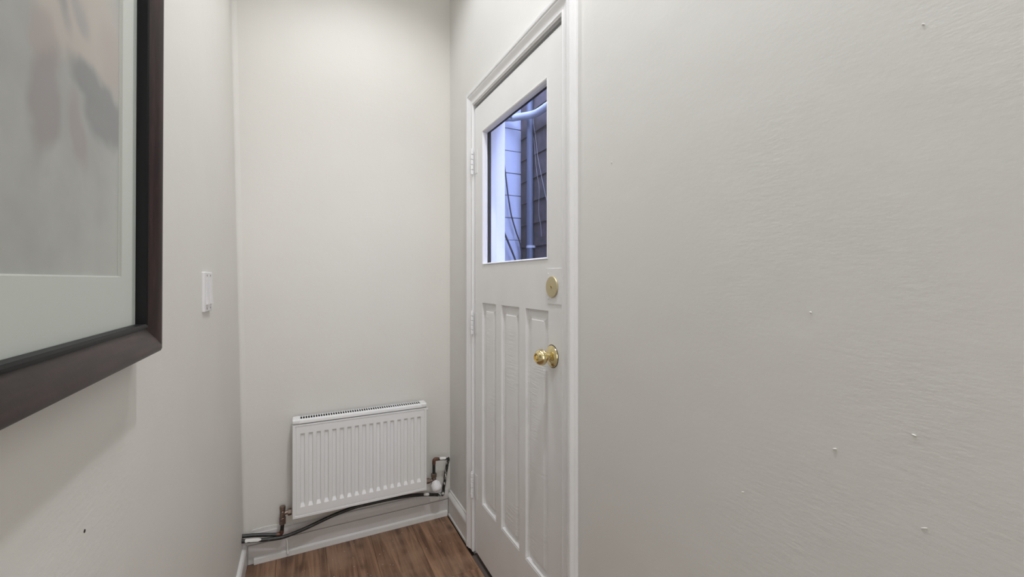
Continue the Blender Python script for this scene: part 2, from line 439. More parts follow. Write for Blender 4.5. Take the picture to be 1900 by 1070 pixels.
# white filler patches and a paint drip on the baseboard
def blob_patch(name, x0, x1, z0, z1, y, material, parent, th=0.0012, seed=0):
    bm = bmesh.new(); n = 18; c = ((x0+x1)/2, (z0+z1)/2); ring = []
    for k in range(n):
        a = 2*PI*k/n
        sx, sz = math.cos(a), math.sin(a); q = max(abs(sx), abs(sz))**0.75
        jit = 1+0.16*noise.noise(Vector((k*0.9, seed*3.3, 0)))
        ring.append((c[0]+sx/q*(x1-x0)/2*jit, c[1]+sz/q*(z1-z0)/2*jit))
    f = [bm.verts.new((x, y-th, z)) for x, z in ring]; b = [bm.verts.new((x*1.0, y+0.001, z)) for x, z in ring]
    bm.faces.new(f)
    for k in range(n): bm.faces.new((f[k], f[(k+1) % n], b[(k+1) % n], b[k]))
    return finish(bm, name, material, parent, 40)
blob_patch('filler_patch', -0.195, -0.085, 0.122, 0.146, YB, M['paint_blob'], bb, 0.003, 1)
blob_patch('filler_patch', -0.075, -0.035, 0.124, 0.134, YB, M['paint_blob'], bb, 0.003, 5)
blob_patch('filler_patch', 0.595, 0.648, 0.092, 0.116, YB-0.0145, M['paint_blob'], bb, 0.0008, 2)
blob_patch('filler_patch', 0.50, 0.56, 0.003, 0.020, YB-0.021, M['paint_blob'], sm, 0.0006, 3)
blob_patch('filler_patch', 0.62, 0.655, 0.002, 0.021, YB-0.021, M['paint_blob'], sm, 0.0006, 4)
bm = bmesh.new()
tube(bm, smooth_path([(-0.0605, YB-0.0125, 0.073), (-0.058, YB-0.014, 0.062), (-0.057, YB-0.021, 0.045), (-0.056, YB-0.026, 0.026), (-0.055, YB-0.027, 0.019)]), lambda t: 0.0022+0.0022*t, 10)
bmesh.ops.create_icosphere(bm, subdivisions=2, radius=0.0052, matrix=Matrix.Translation((-0.055, YB-0.0265, 0.018)))
finish(bm, 'paint_drip', M['paint_blob'], bb, 60)

bm = bmesh.new()      # baseboard on the left wall
pl = [(0, 0), (0.017, 0), (0.017, 0.083), (0.012, 0.091), (0.004, 0.094), (0, 0.094)]
prism(bm, pl, lambda w, z: (left_x(YF, 0.05)+w-0.002, YF, z), lambda w, z: (-0.2265+w-0.002, YB-0.013, z))
bl = finish(bm, 'baseboard_left', M['base_clean'], None, 30)
tag(bl, 'short chipped white baseboard along the wall with the picture', 'baseboard', 'structure')
bm = bmesh.new()      # baseboard stub between the end wall and the door casing
pr = [(0, 0), (0.012, 0), (0.012, 0.086), (0.014, 0.090), (0.012, 0.094), (0.0125, 0.098), (0.0175, 0.101), (0.0165, 0.108), (0.010, 0.117), (0.006, 0.121), (0.0055, 0.127), (0, 0.129)]
prism(bm, pr, lambda w, z: (XR-w, 1.873, z), lambda w, z: (XR-w, YB-0.0115, z))
br = finish(bm, 'baseboard_right', M['base_clean'], None, 30)
tag(br, 'white moulded baseboard stub between the end wall and the door casing', 'baseboard', 'structure')
bm = bmesh.new()
prism(bm, [(0.0122, 0), (0.017, 0), (0.017, 0.010), (0.0122, 0.013)], lambda w, z: (XR-w, 1.875, z), lambda w, z: (XR-w, YB-0.021, z))
finish(bm, 'shoe_moulding', M['base'], br, 30)

# ------------------------------------------------------------ door casing
tc = empty('trim_2', (XR, 1.437, 0))
tag(tc, 'white moulded casing round the half-glazed door', 'door casing', 'structure')
def part(o):                       # keep world coordinates when the parent sits elsewhere
    p = o.parent
    while p is not None:
        o.data.transform(Matrix.Translation(-p.location)); p = p.parent
    return o
YN, YH, ZH = 1.071, 1.803, 2.034   # inner edges of the casing
CP = [(0, 0.7085), (0, 0.696), (0.003, 0.6925), (0.007, 0.6925), (0.009, 0.695), (0.011, 0.6945), (0.014, 0.6945), (0.021, 0.6940), (0.029, 0.6915), (0.036, 0.687), (0.040, 0.6865),
      (0.042, 0.6885), (0.044, 0.6885), (0.046, 0.685), (0.049, 0.6838), (0.058, 0.6838), (0.0605, 0.6855), (0.061, 0.697), (0.064, 0.6985), (0.066, 0.701), (0.066, 0.7085)]
bm = bmesh.new(); prism(bm, CP, lambda u, x: (x, YN-u, 0.0), lambda u, x: (x, YN-u, ZH+u)); part(finish(bm, 'casing_jamb', M['trim'], tc, 28))
bm = bmesh.new(); prism(bm, CP, lambda u, x: (x, YH+u, 0.012), lambda u, x: (x, YH+u, ZH+u)); part(finish(bm, 'casing_jamb', M['trim'], tc, 28))
bm = bmesh.new(); prism(bm, CP, lambda u, x: (x, YN-u, ZH+u), lambda u, x: (x, YH+u, ZH+u)); part(finish(bm, 'casing_head', M['trim'], tc, 28))
bm = bmesh.new()                   # stepped stop moulding under the head
HS = [(0.740, ZH), (0.6965, ZH), (0.6965, ZH-0.004), (0.6995, ZH-0.004), (0.7005, ZH-0.0015), (0.7070, ZH-0.0015), (0.7080, ZH-0.004), (0.7110, ZH-0.004), (0.7120, ZH-0.001), (0.740, ZH-0.001)]
prism(bm, HS, lambda x, z: (x, YN-0.003, z), lambda x, z: (x, YH+0.003, z)); part(finish(bm, 'head_stop', M['trim'], tc, 28))
bm = bmesh.new(); box(bm, (0.7085, YH+0.001, 0.0), (0.80, YH+0.012, ZH+0.002)); part(finish(bm, 'frame_jamb', M['trim'], tc))
bm = bmesh.new(); box(bm, (0.7085, YN-0.014, 0.0), (0.80, YN-0.001, ZH+0.002)); part(finish(bm, 'frame_jamb', M['trim'], tc))
bm = bmesh.new(); box(bm, (0.745, YN-0.001, 2.0), (0.80, YH+0.001, ZH+0.002)); part(finish(bm, 'frame_head', M['trim'], tc))

for lo_, hi_ in (((0.7442, 1.784, 0.0), (0.7465, 1.8045, 2.03)), ((0.7442, 1.0695, 0.0), (0.7465, 1.092, 2.03)), ((0.7442, 1.07, 1.996), (0.7465, 1.804, 2.036)), ((0.7442, 1.07, 0.0), (0.7465, 1.804, 0.034))):
    bm = bmesh.new(); box(bm, lo_, hi_); part(finish(bm, 'light_leak_strip', M['dark_gap'], tc))  # unseen dark strips added to block alley light leaking round the door

# ------------------------------------------------------------ door
XD = 0.702; XDB = 0.744
dr = empty('door_1', (XD, 1.80, 0.022))
tag(dr, 'white painted door with a glazed upper half and three tall panels', 'door', 'structure')
DL, DH, DZ0, DZ1 = 1.076, 1.7962, 0.022, 2.011
GY0, GY1, GZ0, GZ1 = 1.160, 1.704, 1.306, 1.886
PN = [(1.160, 1.312), (1.361, 1.514), (1.565, 1.711)]
PZ0, PZ1 = 0.266, 1.141
def dbox(name, y0, y1, z0, z1, x0=XD, x1=XDB, material=None, bev=0.0015):
    bm = bmesh.new(); box(bm, (x0, y0, z0), (x1, y1, z1), bev, 2)
    return part(finish(bm, name, material or M['door'], dr, 50))
def slab_ring():    # one continuous leaf with openings, so that no paint seams show
    bm = bmesh.new()
    Y = sorted({DL, DH, GY0, GY1, *[a for p in PN for a in p]}); Z = sorted({DZ0, DZ1, GZ0, GZ1, PZ0, PZ1})
    def hole(y, z):
        if GY0 < y < GY1 and GZ0 < z < GZ1: return True
        return PZ0 < z < PZ1 and any(a < y < b for a, b in PN)
    V = {}
    def vert(x, y, z):
        k = (x, y, z)
        if k not in V: V[k] = bm.verts.new(k)
        return V[k]
    cells = {(i, j) for i in range(len(Y)-1) for j in range(len(Z)-1) if not hole((Y[i]+Y[i+1])/2, (Z[j]+Z[j+1])/2)}
    for i, j in cells:
        for x in (XD, XDB):
            bm.faces.new([vert(x, Y[a], Z[b]) for a, b in ((i, j), (i+1, j), (i+1, j+1), (i, j+1))])
        for di, dj, e in ((-1, 0, ((i, j), (i, j+1))), (1, 0, ((i+1, j), (i+1, j+1))), (0, -1, ((i, j), (i+1, j))), (0, 1, ((i, j+1), (i+1, j+1)))):
            if (i+di, j+dj) not in cells:
                (a, b), (c, d) = e
                bm.faces.new([vert(XD, Y[a], Z[b]), vert(XD, Y[c], Z[d]), vert(XDB, Y[c], Z[d]), vert(XDB, Y[a], Z[b])])
    bmesh.ops.recalc_face_normals(bm, faces=bm.faces)
    es = [e for e in bm.edges if len(e.link_faces) == 2 and e.calc_face_angle(0) > 1.0]
    bmesh.ops.bevel(bm, geom=es, offset=0.0016, segments=2, affect='EDGES', profile=0.5)
    return part(finish(bm, 'door_leaf', M['door'], dr, 50))
slab_ring()
for y0, y1 in PN:    # recessed panels with a raised and bevelled field
    bm = bmesh.new()
    xr = XD+0.0125; xf = XD+0.0050; m1, m2 = 0.026, 0.036
    rings = []
    for x, m in ((XD+0.0015, -0.001), (XD+0.0095, 0.001), (XD+0.0095, 0.006), (xr, 0.0075), (xr, m1), (xf, m2)):
        rings.append([bm.verts.new((x, y, z)) for y, z in ((y0+m, PZ0+m), (y1-m, PZ0+m), (y1-m, PZ1-m), (y0+m, PZ1-m))])
    for a, b in zip(rings, rings[1:]):
        for k in range(4): bm.faces.new((a[k], a[(k+1) % 4], b[(k+1) % 4], b[k]))
    bm.faces.new(rings[-1])
    bk_ = [bm.verts.new((XD+0.030, y, z)) for y, z in ((y0-0.001, PZ0-0.001), (y1+0.001, PZ0-0.001), (y1+0.001, PZ1+0.001), (y0-0.001, PZ1+0.001))]
    for k in range(4): bm.faces.new((rings[0][k], rings[0][(k+1) % 4], bk_[(k+1) % 4], bk_[k]))
    bm.faces.new(bk_)
    part(finish(bm, 'door_panel', M['door_grain'], dr))
    wb_ = bmesh.new()    # worn paint ridge lying on the bottom ledge of the recess
    box(wb_, (XD+0.001, y0+0.002, PZ0+0.0005), (XD+0.011, y1-0.002, PZ0+0.006), 0.002, 2)
    part(finish(wb_, 'panel_bead', M['trim'], dr, 60))
# glazing beads and the pane
def bead(name, prof, ax, a0, a1, base, sgn):
    bm = bmesh.new()
    if ax == 'y': prism(bm, prof, lambda u, x: (x, a0+u, base+sgn*u), lambda u, x: (x, a1-u, base+sgn*u))
    else: prism(bm, prof, lambda u, x: (x, base+sgn*u, a0+u), lambda u, x: (x, base+sgn*u, a1-u))
    return part(finish(bm, name, M['trim'], dr, 30))
BP = [(0, XD-0.0015), (0.003, XD-0.004), (0.007, XD-0.002), (0.009, XD+0.004), (0.011, XD+0.008), (0.011, XD+0.018), (0, XD+0.018)]
bead('glazing_bead', BP, 'y', GY0, GY1, GZ1, -1)
BP2 = [(0, XD-0.001), (0.003, XD-0.003), (0.006, XD+0.001), (0.008, XD+0.010), (0.008, XD+0.018), (0, XD+0.018)]
bead('glazing_bead', BP2, 'y', GY0, GY1, GZ0, 1)
bead('glazing_bead', BP2, 'z', GZ0, GZ1, GY0, 1)
bead('glazing_bead', BP2, 'z', GZ0, GZ1, GY1, -1)
gp = dbox('glass_pane', GY0+0.003, GY1-0.003, GZ0+0.003, GZ1-0.003, XD+0.019, XD+0.0225, M['glass'], 0)
# outer glazing rebate frame (dark putty line behind the glass)
for a in ((GY0, GY0+0.012, GZ0, GZ1), (GY1-0.012, GY1, GZ0, GZ1), (GY0, GY1, GZ0, GZ0+0.008), (GY0, GY1, GZ1-0.006, GZ1)):
    dbox('putty_strip', *a, XD+0.024, XD+0.034, M['dark_gap'], 0)
# hinges: painted-over butt hinges with five knuckles
for z0, z1 in ((1.713, 1.828), (0.994, 1.098), (0.258, 0.372)):
    h = empty('hinge', (0, 0, 0)); h.parent = dr
    bm = bmesh.new(); box(bm, (XD-0.0012, 1.766, z0+0.004), (XD+0.001, 1.7955, z1-0.004), 0.0006, 1)
    part(finish(bm, 'leaf_plate', M['door'], h))
    for k in range(5):
        za = z0+(z1-z0)*k/5; zb = z0+(z1-z0)*(k+1)/5
        o = lathe_obj('knuckle', (0.6895, 1.8000, za+0.0016), (0, 0, 1), [(0, 0), (0, 0.0042), (0.001, 0.0062), (zb-za-0.0040, 0.0062), (zb-za-0.0030, 0.0042), (zb-za-0.0030, 0)], M['trim'], h, 14)
        part(o)
    o = lathe_obj('hinge_pin', (0.6895, 1.8000, z0-0.004), (0, 0, 1), [(0, 0), (0.001, 0.003), (0.004, 0.0036), (z1-z0+0.006, 0.0036), (z1-z0+0.009, 0.0025), (z1-z0+0.010, 0)], M['trim'], h, 12)
    part(o)
# painted lock plate with the brass blank rosette
lp = empty('lock_plate'); lp.parent = dr
bm = bmesh.new(); box(bm, (XD-0.0022, 1.0775, 1.165), (XD+0.001, 1.162, 1.276), 0.0006, 1); part(finish(bm, 'plate', M['door'], lp, 50))
for z in (1.181, 1.259):
    part(lathe_obj('screw', (XD-0.002, 1.156, z), (-1, 0, 0), [(0, 0), (0, 0.0036), (0.0012, 0.0032), (0.0016, 0)], M['trim'], lp, 14))
ROS = (XD-0.002, 1.1305, 1.2185)
part(lathe_obj('brass_disc', ROS, (-1, 0, 0), [(0, 0), (0, 0.033), (0.002, 0.0335), (0.0045, 0.0325), (0.0052, 0.0305), (0.0050, 0.006), (0.0050, 0)], M['brass_dull'], lp, 48))['label'] = 'dull brass blank disc'
part(lathe_obj('cylinder_core', (ROS[0]-0.0045, ROS[1], ROS[2]), (-1, 0, 0), [(0, 0), (0, 0.0052), (0.0016, 0.0050), (0.0018, 0.0040), (0.0010, 0.0036), (0.0010, 0)], M['brass'], lp, 24))
bm = bmesh.new(); box(bm, (ROS[0]-0.0062, ROS[1]-0.0010, ROS[2]-0.0034), (ROS[0]-0.0052, ROS[1]+0.0010, ROS[2]+0.0034)); part(finish(bm, 'keyway', M['dark_gap'], lp))
# brass knob
kb = empty('door_knob'); kb.parent = dr
KY, KZ = 1.135, 1.0615
KZ = 1.24 + (519.35-660.4)/789.2*1.331
part(lathe_obj('rose', (XD, KY, KZ), (-1, 0, 0), [(0, 0), (0, 0.0335), (0.0015, 0.0345), (0.004, 0.0335), (0.0065, 0.029), (0.0075, 0.027), (0.0080, 0.0265), (0.0095, 0.024), (0.012, 0.0165), (0.014, 0.0138), (0.014, 0)], M['brass'], kb, 56, 28))
part(lathe_obj('rose_gasket', (XD+0.0005, KY, KZ), (-1, 0, 0), [(0, 0), (0, 0.0362), (0.0014, 0.0362), (0.0014, 0)], M['dark_gap'], kb, 48))
kp = [(0.012, 0), (0.012, 0.0125), (0.018, 0.0118), (0.021, 0.0115), (0.0225, 0.0135), (0.0240, 0.0142), (0.0255, 0.0135), (0.0262, 0.0150), (0.028, 0.0192), (0.031, 0.0226), (0.035, 0.0248), (0.0365, 0.0250), (0.0372, 0.0246), (0.038, 0.0250), (0.041, 0.0252), (0.045, 0.0245), (0.050, 0.0222), (0.054, 0.0190), (0.057, 0.0155), (0.0582, 0.0135), (0.0578, 0.0125), (0.0535, 0.0110), (0.0530, 0.0)]
part(lathe_obj('knob', (XD, KY, KZ), (-1, 0, 0), kp, M['brass'], kb, 56, 40))
kb['label'] = 'polished brass round door knob with a thumb turn'
bm = bmesh.new()
lathe(bm, (XD-0.0525, KY, KZ), (-1, 0, 0), [(0, 0), (0, 0.0085), (0.004, 0.0078), (0.0055, 0.006), (0.0055, 0)], 28)
tp = [(-0.0088, 0.0), (0.0088, 0.0), (0.0078, 0.006), (0.0055, 0.0105), (-0.0055, 0.0105), (-0.0078, 0.006)]
ca, sa = math.cos(1.15), math.sin(1.15)
prism(bm, tp, lambda u, w: (XD-0.055-w, KY+u*ca-0.0020*sa, KZ+u*sa+0.0020*ca), lambda u, w: (XD-0.055-w, KY+u*ca+0.0020*sa, KZ+u*sa-0.0020*ca))
part(finish(bm, 'thumb_turn', M['brass'], kb, 30))
dbox('latch_face', 1.0752, 1.0762, KZ-0.028, KZ+0.028, XD+0.008, XD+0.034, M['brass_dull'], 0)

# ------------------------------------------------------------ radiator
rd = empty('radiator', (0.262, 2.135, 0.185))
tag(rd, 'white ribbed steel panel radiator mounted on the end wall', 'radiator')
RX0, RX1, RZ0, RZ1, RY = -0.036, 0.561, 0.192, 0.622, 2.092
RT = 0.012
def rpart(o): return part(o)
# pressed front panel with 17 flutes
bm = bmesh.new()
fx0, fx1, fz0, fz1 = RX0+0.006, RX1-0.006, RZ0+0.006, RZ1-0.022
nfl = 17; a0, a1 = RX0+0.031, RX1-0.030; pitch = (a1-a0-0.019)/(nfl-1)
zt, zb_ = RZ1-0.058, RZ0+0.047
sl, dp = 0.0035, 0.0078
xs = [RX0+0.016]; ch = []
for k in range(nfl):
    s = a0+k*pitch; ch.append((s, s+0.019)); 
Vc = {}
def vv_(x, y, z):
    k = (round(x, 6), round(y, 6), round(z, 6))
    if k not in Vc: Vc[k] = bm.verts.new((x, y, z))
    return Vc[k]
def quad(*p): bm.faces.new([vv_(*q) for q in p])
yF, yR = RY, RY+dp
px0, px1, pz0, pz1 = RX0+0.016, RX1-0.016, RZ0+0.016, RZ1-0.030
edges = [px0] + [e for c_ in ch for e in c_] + [px1]
et, eb = 0.009, 0.016      # sloping flute ends
for i in range(len(edges)-1):
    xa, xb_ = edges[i], edges[i+1]
    quad((xa, yF, zt), (xb_, yF, zt), (xb_, yF, pz1), (xa, yF, pz1))
    quad((xa, yF, pz0), (xb_, yF, pz0), (xb_, yF, zb_), (xa, yF, zb_))
    if i % 2 == 0: quad((xa, yF, zb_), (xb_, yF, zb_), (xb_, yF, zt), (xa, yF, zt))
    else:
        xi, xj = xa+sl, xb_-sl; zi, zj = zb_+eb, zt-et
        quad((xi, yR, zi), (xj, yR, zi), (xj, yR, zj), (xi, yR, zj))
        quad((xa, yF, zb_), (xi, yR, zi), (xi, yR, zj), (xa, yF, zt))
        quad((xb_, yF, zb_), (xb_, yF, zt), (xj, yR, zj), (xj, yR, zi))
        quad((xa, yF, zt), (xi, yR, zj), (xj, yR, zj), (xb_, yF, zt))
        quad((xa, yF, zb_), (xb_, yF, zb_), (xj, yR, zi), (xi, yR, zi))
# rim: raised face, groove, outer flange, return
loops = [((px0, px1, pz0, pz1), RY), ((px0-0.001, px1+0.001, pz0-0.001, pz1+0.001), RY+0.003), ((px0-0.004, px1+0.004, pz0-0.004, pz1+0.004), RY+0.003), ((px0-0.005, px1+0.005, pz0-0.005, pz1+0.005), RY-0.001),
         ((RX0+0.002, RX1-0.002, RZ0+0.002, RZ1-0.020), RY-0.001), ((RX0, RX1, RZ0, RZ1-0.018), RY+0.002), ((RX0, RX1, RZ0, RZ1-0.018), RY+0.022), ]
def corner(L, y): x0, x1, z0, z1 = L; return [(x0, y, z0), (x1, y, z0), (x1, y, z1), (x0, y, z1)]
cs = [corner(*l) for l in loops]
outer = [[bm.verts.new(p) for p in c_] for c_ in cs[1:]]
# first ring uses fan along the existing panel border
bl_ = [vv_(x, yF, pz0) for x in edges]; tl_ = [vv_(x, yF, pz1) for x in edges]
bm.faces.new([outer[0][0], outer[0][1]] + bl_[::-1]); bm.faces.new([outer[0][2], outer[0][3]] + tl_)
lft = [vv_(px0, yF, z) for z in (pz0, zb_, zt, pz1)]; rgt = [vv_(px1, yF, z) for z in (pz0, zb_, zt, pz1)]
bm.faces.new([outer[0][3], outer[0][0]] + lft); bm.faces.new([outer[0][1], outer[0][2]] + rgt[::-1])
for A_, B_ in zip(outer, outer[1:]):
    for k in range(4): bm.faces.new((A_[k], A_[(k+1) % 4], B_[(k+1) % 4], B_[k]))
bm.faces.new(outer[-1])
rpart(finish(bm, 'front_panel', M['enamel'], rd, 20))
bm = bmesh.new(); box(bm, (RX0+0.004, RY+0.048, RZ0+0.004), (RX1-0.004, RY+0.060, RZ1-0.02), 0.003, 2); rpart(finish(bm, 'rear_panel', M['enamel'], rd, 50))
bm = bmesh.new()       # corrugated convector fins between the panels
nf = 30; pr_ = []
for k in range(nf+1):
    x = RX0+0.03+(RX1-RX0-0.06)*k/nf; pr_.append((x, RY+0.024 if k % 2 else RY+0.046))
for (xa, ya), (xb_, yb_) in zip(pr_, pr_[1:]):
    v4 = [bm.verts.new(p) for p in ((xa, ya, RZ0+0.03), (xb_, yb_, RZ0+0.03), (xb_, yb_, RZ1-0.03), (xa, ya, RZ1-0.03))]; bm.faces.new(v4)
fo = rpart(finish(bm, 'convector_fins', M['enamel'], rd)); fo['kind'] = 'stuff'
for x in (RX0, RX1-0.004):
    bm = bmesh.new(); box(bm, (x, RY+0.006, RZ0+0.004), (x+0.004, RY+0.056, RZ1-0.012), 0.0015, 2); rpart(finish(bm, 'side_cover', M['enamel'], rd, 50))
# top grille: rounded cap with a row of slots
y0, y1, zt_ = RY-0.002, RY+0.060, RZ1+0.004
sx0, sx1, sy0, sy1 = RX0+0.030, RX1-0.028, RY+0.011, RY+0.052
bm = bmesh.new()
def cap_strip(xa, xb_): pass
prof = [(y0, RZ1-0.014), (y0, RZ1-0.004), (y0+0.002, RZ1+0.001), (y0+0.007, zt_), (sy0, zt_), (sy0, RZ1-0.006), (sy0-0.002, RZ1-0.006), (y0+0.0015, RZ1-0.014)]
prism(bm, prof, lambda y, z: (RX0+0.008, y, z), lambda y, z: (RX1-0.008, y, z))
prof = [(sy1, zt_), (y1-0.006, zt_), (y1-0.001, RZ1), (y1, RZ1-0.006), (y1, RZ1-0.014), (y1-0.002, RZ1-0.014), (sy1, RZ1-0.006)]
prism(bm, prof, lambda y, z: (RX0+0.008, y, z), lambda y, z: (RX1-0.008, y, z))
rpart(finish(bm, 'top_cover', M['enamel'], rd, 30))
for xa, xb_, sgn in ((RX0, sx0, -1), (sx1, RX1, 1)):
    bm = bmesh.new(); box(bm, (xa-0.001 if sgn < 0 else xa, y0-0.0008, RZ1-0.0148), (xb_ if sgn < 0 else xb_+0.001, y1+0.0008, zt_+0.0006), 0.005, 3)
    rpart(finish(bm, 'end_cap', M['enamel'], rd, 60))
bm = bmesh.new(); ns = 52
for k in range(ns+1):
    xc = sx0+(sx1-sx0)*k/ns
    box(bm, (xc-0.0019, sy0-0.001, zt_-0.0034), (xc+0.0019, sy1+0.001, zt_-0.0004))
go = rpart(finish(bm, 'grille_bars', M['enamel'], rd)); go['kind'] = 'stuff'
bm = bmesh.new(); box(bm, (sx0, sy0-0.006, RZ1-0.016), (sx1, sy1+0.002, RZ1-0.0135)); box(bm, (sx0, sy1-0.0025, RZ1-0.0135), (sx1, sy1-0.0005, zt_-0.0036)); rpart(finish(bm, 'grille_shadow_plate', M['dark_gap'], rd))  # near-black plates added to paint in the shade behind the slots
for x in (0.05, 0.47):
    bm = bmesh.new(); box(bm, (x-0.015, RY+0.060, RZ0+0.05), (x+0.015, YB+0.001, RZ0+0.075), 0.001, 1); box(bm, (x-0.015, RY+0.060, RZ1-0.08), (x+0.015, YB+0.001, RZ1-0.055), 0.001, 1)
    box(bm, (x-0.015, YB-0.004, RZ0+0.03), (x+0.015, YB+0.001, RZ1-0.03), 0.001, 1)
    rpart(finish(bm, 'wall_bracket', M['enamel'], rd))
rpart(lathe_obj('air_vent', (RX1-0.001, RY+0.030, RZ1-0.036), (1, 0, 0), [(0, 0), (0, 0.008), (0.008, 0.008), (0.009, 0.005), (0.014, 0.005), (0.014, 0)], M['plastic'], rd, 16))

# ------------------------------------------------------------ valves and pipes
def hexprof(a, b, r): return [(a, 0), (a, r*0.9), (a+0.001, r), (b-0.001, r), (b, r*0.9), (b, 0)]
PY = 2.136
lv = empty('lockshield_valve', (-0.075, PY, 0.166))
tag(lv, 'tarnished brass lockshield valve at the lower left end of the radiator', 'valve')
part(lathe_obj('valve_body', (-0.075, PY, 0.182), (0, 0, 1), [(0, 0), (0, 0.0095), (0.012, 0.0095), (0.016, 0.0115), (0.036, 0.0110), (0.038, 0.0092), (0.040, 0.0092), (0.041, 0.0115), (0.056, 0.0120), (0.059, 0.0110), (0.060, 0)], M['nickel'], lv, 24))
part(lathe_obj('compression_nut', (-0.075, PY, 0.163), (0, 0, 1), hexprof(0, 0.018, 0.0145), M['nickel'], lv, 6, 20))
part(lathe_obj('collar', (-0.075, PY, 0.182), (0, 0, 1), hexprof(0, 0.010, 0.0135), M['nickel'], lv, 24))
part(lathe_obj('branch', (-0.068, PY, 0.209), (1, 0, 0), [(0, 0), (0, 0.0085), (0.016, 0.0085), (0.016, 0)], M['nickel'], lv, 20))
part(lathe_obj('union_nut', (-0.054, PY, 0.209), (1, 0, 0), hexprof(0, 0.015, 0.0145), M['nickel'], lv, 6, 20))

p1 = empty('heating_pipe', (-0.15, PY, 0.122))
tag(p1, 'short black heating pipe rising to the lockshield valve', 'pipe')
part(tube_obj('pipe_run', smooth_path([(-0.232, PY+0.004, 0.1465), (-0.19, PY+0.004, 0.140), (-0.154, PY+0.003, 0.133), (-0.12, PY+0.001, 0.1255), (-0.088, PY, 0.119)]), 0.0078, M['pipe'], p1))
part(tube_obj('copper_elbow', round_corners([(-0.098, PY, 0.121), (-0.080, PY, 0.1175), (-0.0775, PY, 0.136)], 0.012), 0.0088, M['copper'], p1))
part(tube_obj('pipe_riser', [(-0.0777, PY, 0.130), (-0.075, PY, 0.166)], 0.0078, M['pipe'], p1))
part(lathe_obj('wall_collar', (-0.2300, PY+0.004, 0.1465), (1, 0, 0), [(0, 0), (0, 0.0095), (0.003, 0.0095), (0.003, 0)], M['pipe'], p1, 20))

p2 = empty('heating_pipe', (0.2, 2.125, 0.15))
tag(p2, 'long black heating pipe running below the radiator and looping up at its right end', 'pipe')
run = smooth_path([(-0.231, 2.124, 0.1345), (-0.209, 2.122, 0.130), (-0.153, 2.120, 0.121), (-0.096, 2.119, 0.1135), (-0.061, 2.120, 0.113), (0.002, 2.124, 0.122), (0.053, 2.128, 0.133), (0.10, 2.132, 0.1435), (0.145, 2.136, 0.152), (0.222, 2.140, 0.162), (0.304, 2.142, 0.163), (0.405, 2.142, 0.162), (0.509, 2.142, 0.155), (0.581, 2.142, 0.142), (0.64, 2.142, 0.128)])
part(tube_obj('pipe_run', run, 0.0078, M['pipe'], p2))
part(tube_obj('elbow', round_corners([(0.632, 2.142, 0.130), (0.659, 2.142, 0.124), (0.661, 2.140, 0.150)], 0.012), 0.0088, M['pipe_spotted'], p2))
part(tube_obj('pipe_riser', smooth_path([(0.660, 2.141, 0.142), (0.668, 2.132, 0.22), (0.681, 2.122, 0.308)]), 0.0078, M['pipe_spotted'], p2))
part(tube_obj('elbow', round_corners([(0.680, 2.122, 0.300), (0.682, 2.121, 0.318), (0.662, 2.120, 0.3195)], 0.010), 0.0086, M['pipe_spotted'], p2))
part(tube_obj('pipe_top', [(0.670, 2.120, 0.319), (0.620, 2.120, 0.325)], 0.0076, M['pipe'], p2))
part(tube_obj('copper_elbow', round_corners([(0.628, 2.120, 0.3245), (0.6055, 2.120, 0.327), (0.605, 2.120, 0.302)], 0.012), 0.0088, M['copper'], p2))
part(tube_obj('pipe_drop', [(0.605, 2.120, 0.308), (0.605, 2.120, 0.2563)], 0.0078, M['pipe'], p2))
part(lathe_obj('wall_collar', (-0.2300, 2.124, 0.1345), (1, 0, 0), [(0, 0), (0, 0.0098), (0.004, 0.0098), (0.004, 0)], M['pipe'], p2, 20))
def sleeve(name, pts, r, parent, seed):       # splash of dried paint lying on the upper front of the pipe
    bm = bmesh.new(); P = [Vector(p) for p in pts]; n = 14; rows = []
    for i in range(n+1):
        t = i/n*(len(P)-1); k = min(int(t), len(P)-2); c = P[k].lerp(P[k+1], t-k)
        d = (P[k+1]-P[k]).normalized(); f_ = Vector((0, -1, 0)); u_ = f_.cross(d)*-1
        if u_.z < 0: u_ = -u_
        row = []
        w0 = 1.25*(1+0.35*noise.noise(Vector((i*0.7, seed, 0)))); taper = min(1, (i+0.4)/2, (n-i+0.4)/2)
        for j in range(7):
            a = 0.75 + (j/6-0.5)*2*w0*taper
            rr = r + (0.0016 if 0 < j < 6 and 0 < i < n else -0.001)
            row.append(bm.verts.new(c + (f_*math.cos(a)+u_*math.sin(a))*rr))
        rows.append(row)
    for a, b in zip(rows, rows[1:]):
        for j in range(6): bm.faces.new((a[j], a[j+1], b[j+1], b[j]))
    return part(finish(bm, name, M['paint_blob'], parent, 60))
sleeve('paint_splash', [(-0.216, 2.122, 0.1312), (-0.209, 2.122, 0.130), (-0.153, 2.120, 0.121)], 0.0078, p2, 3)
sleeve('paint_splash', [(0.668, 2.120, 0.3192), (0.632, 2.120, 0.3236)], 0.0078, p2, 8)
sleeve('paint_splash', [(0.555, 2.142, 0.1475), (0.585, 2.142, 0.141)], 0.0076, p2, 12)

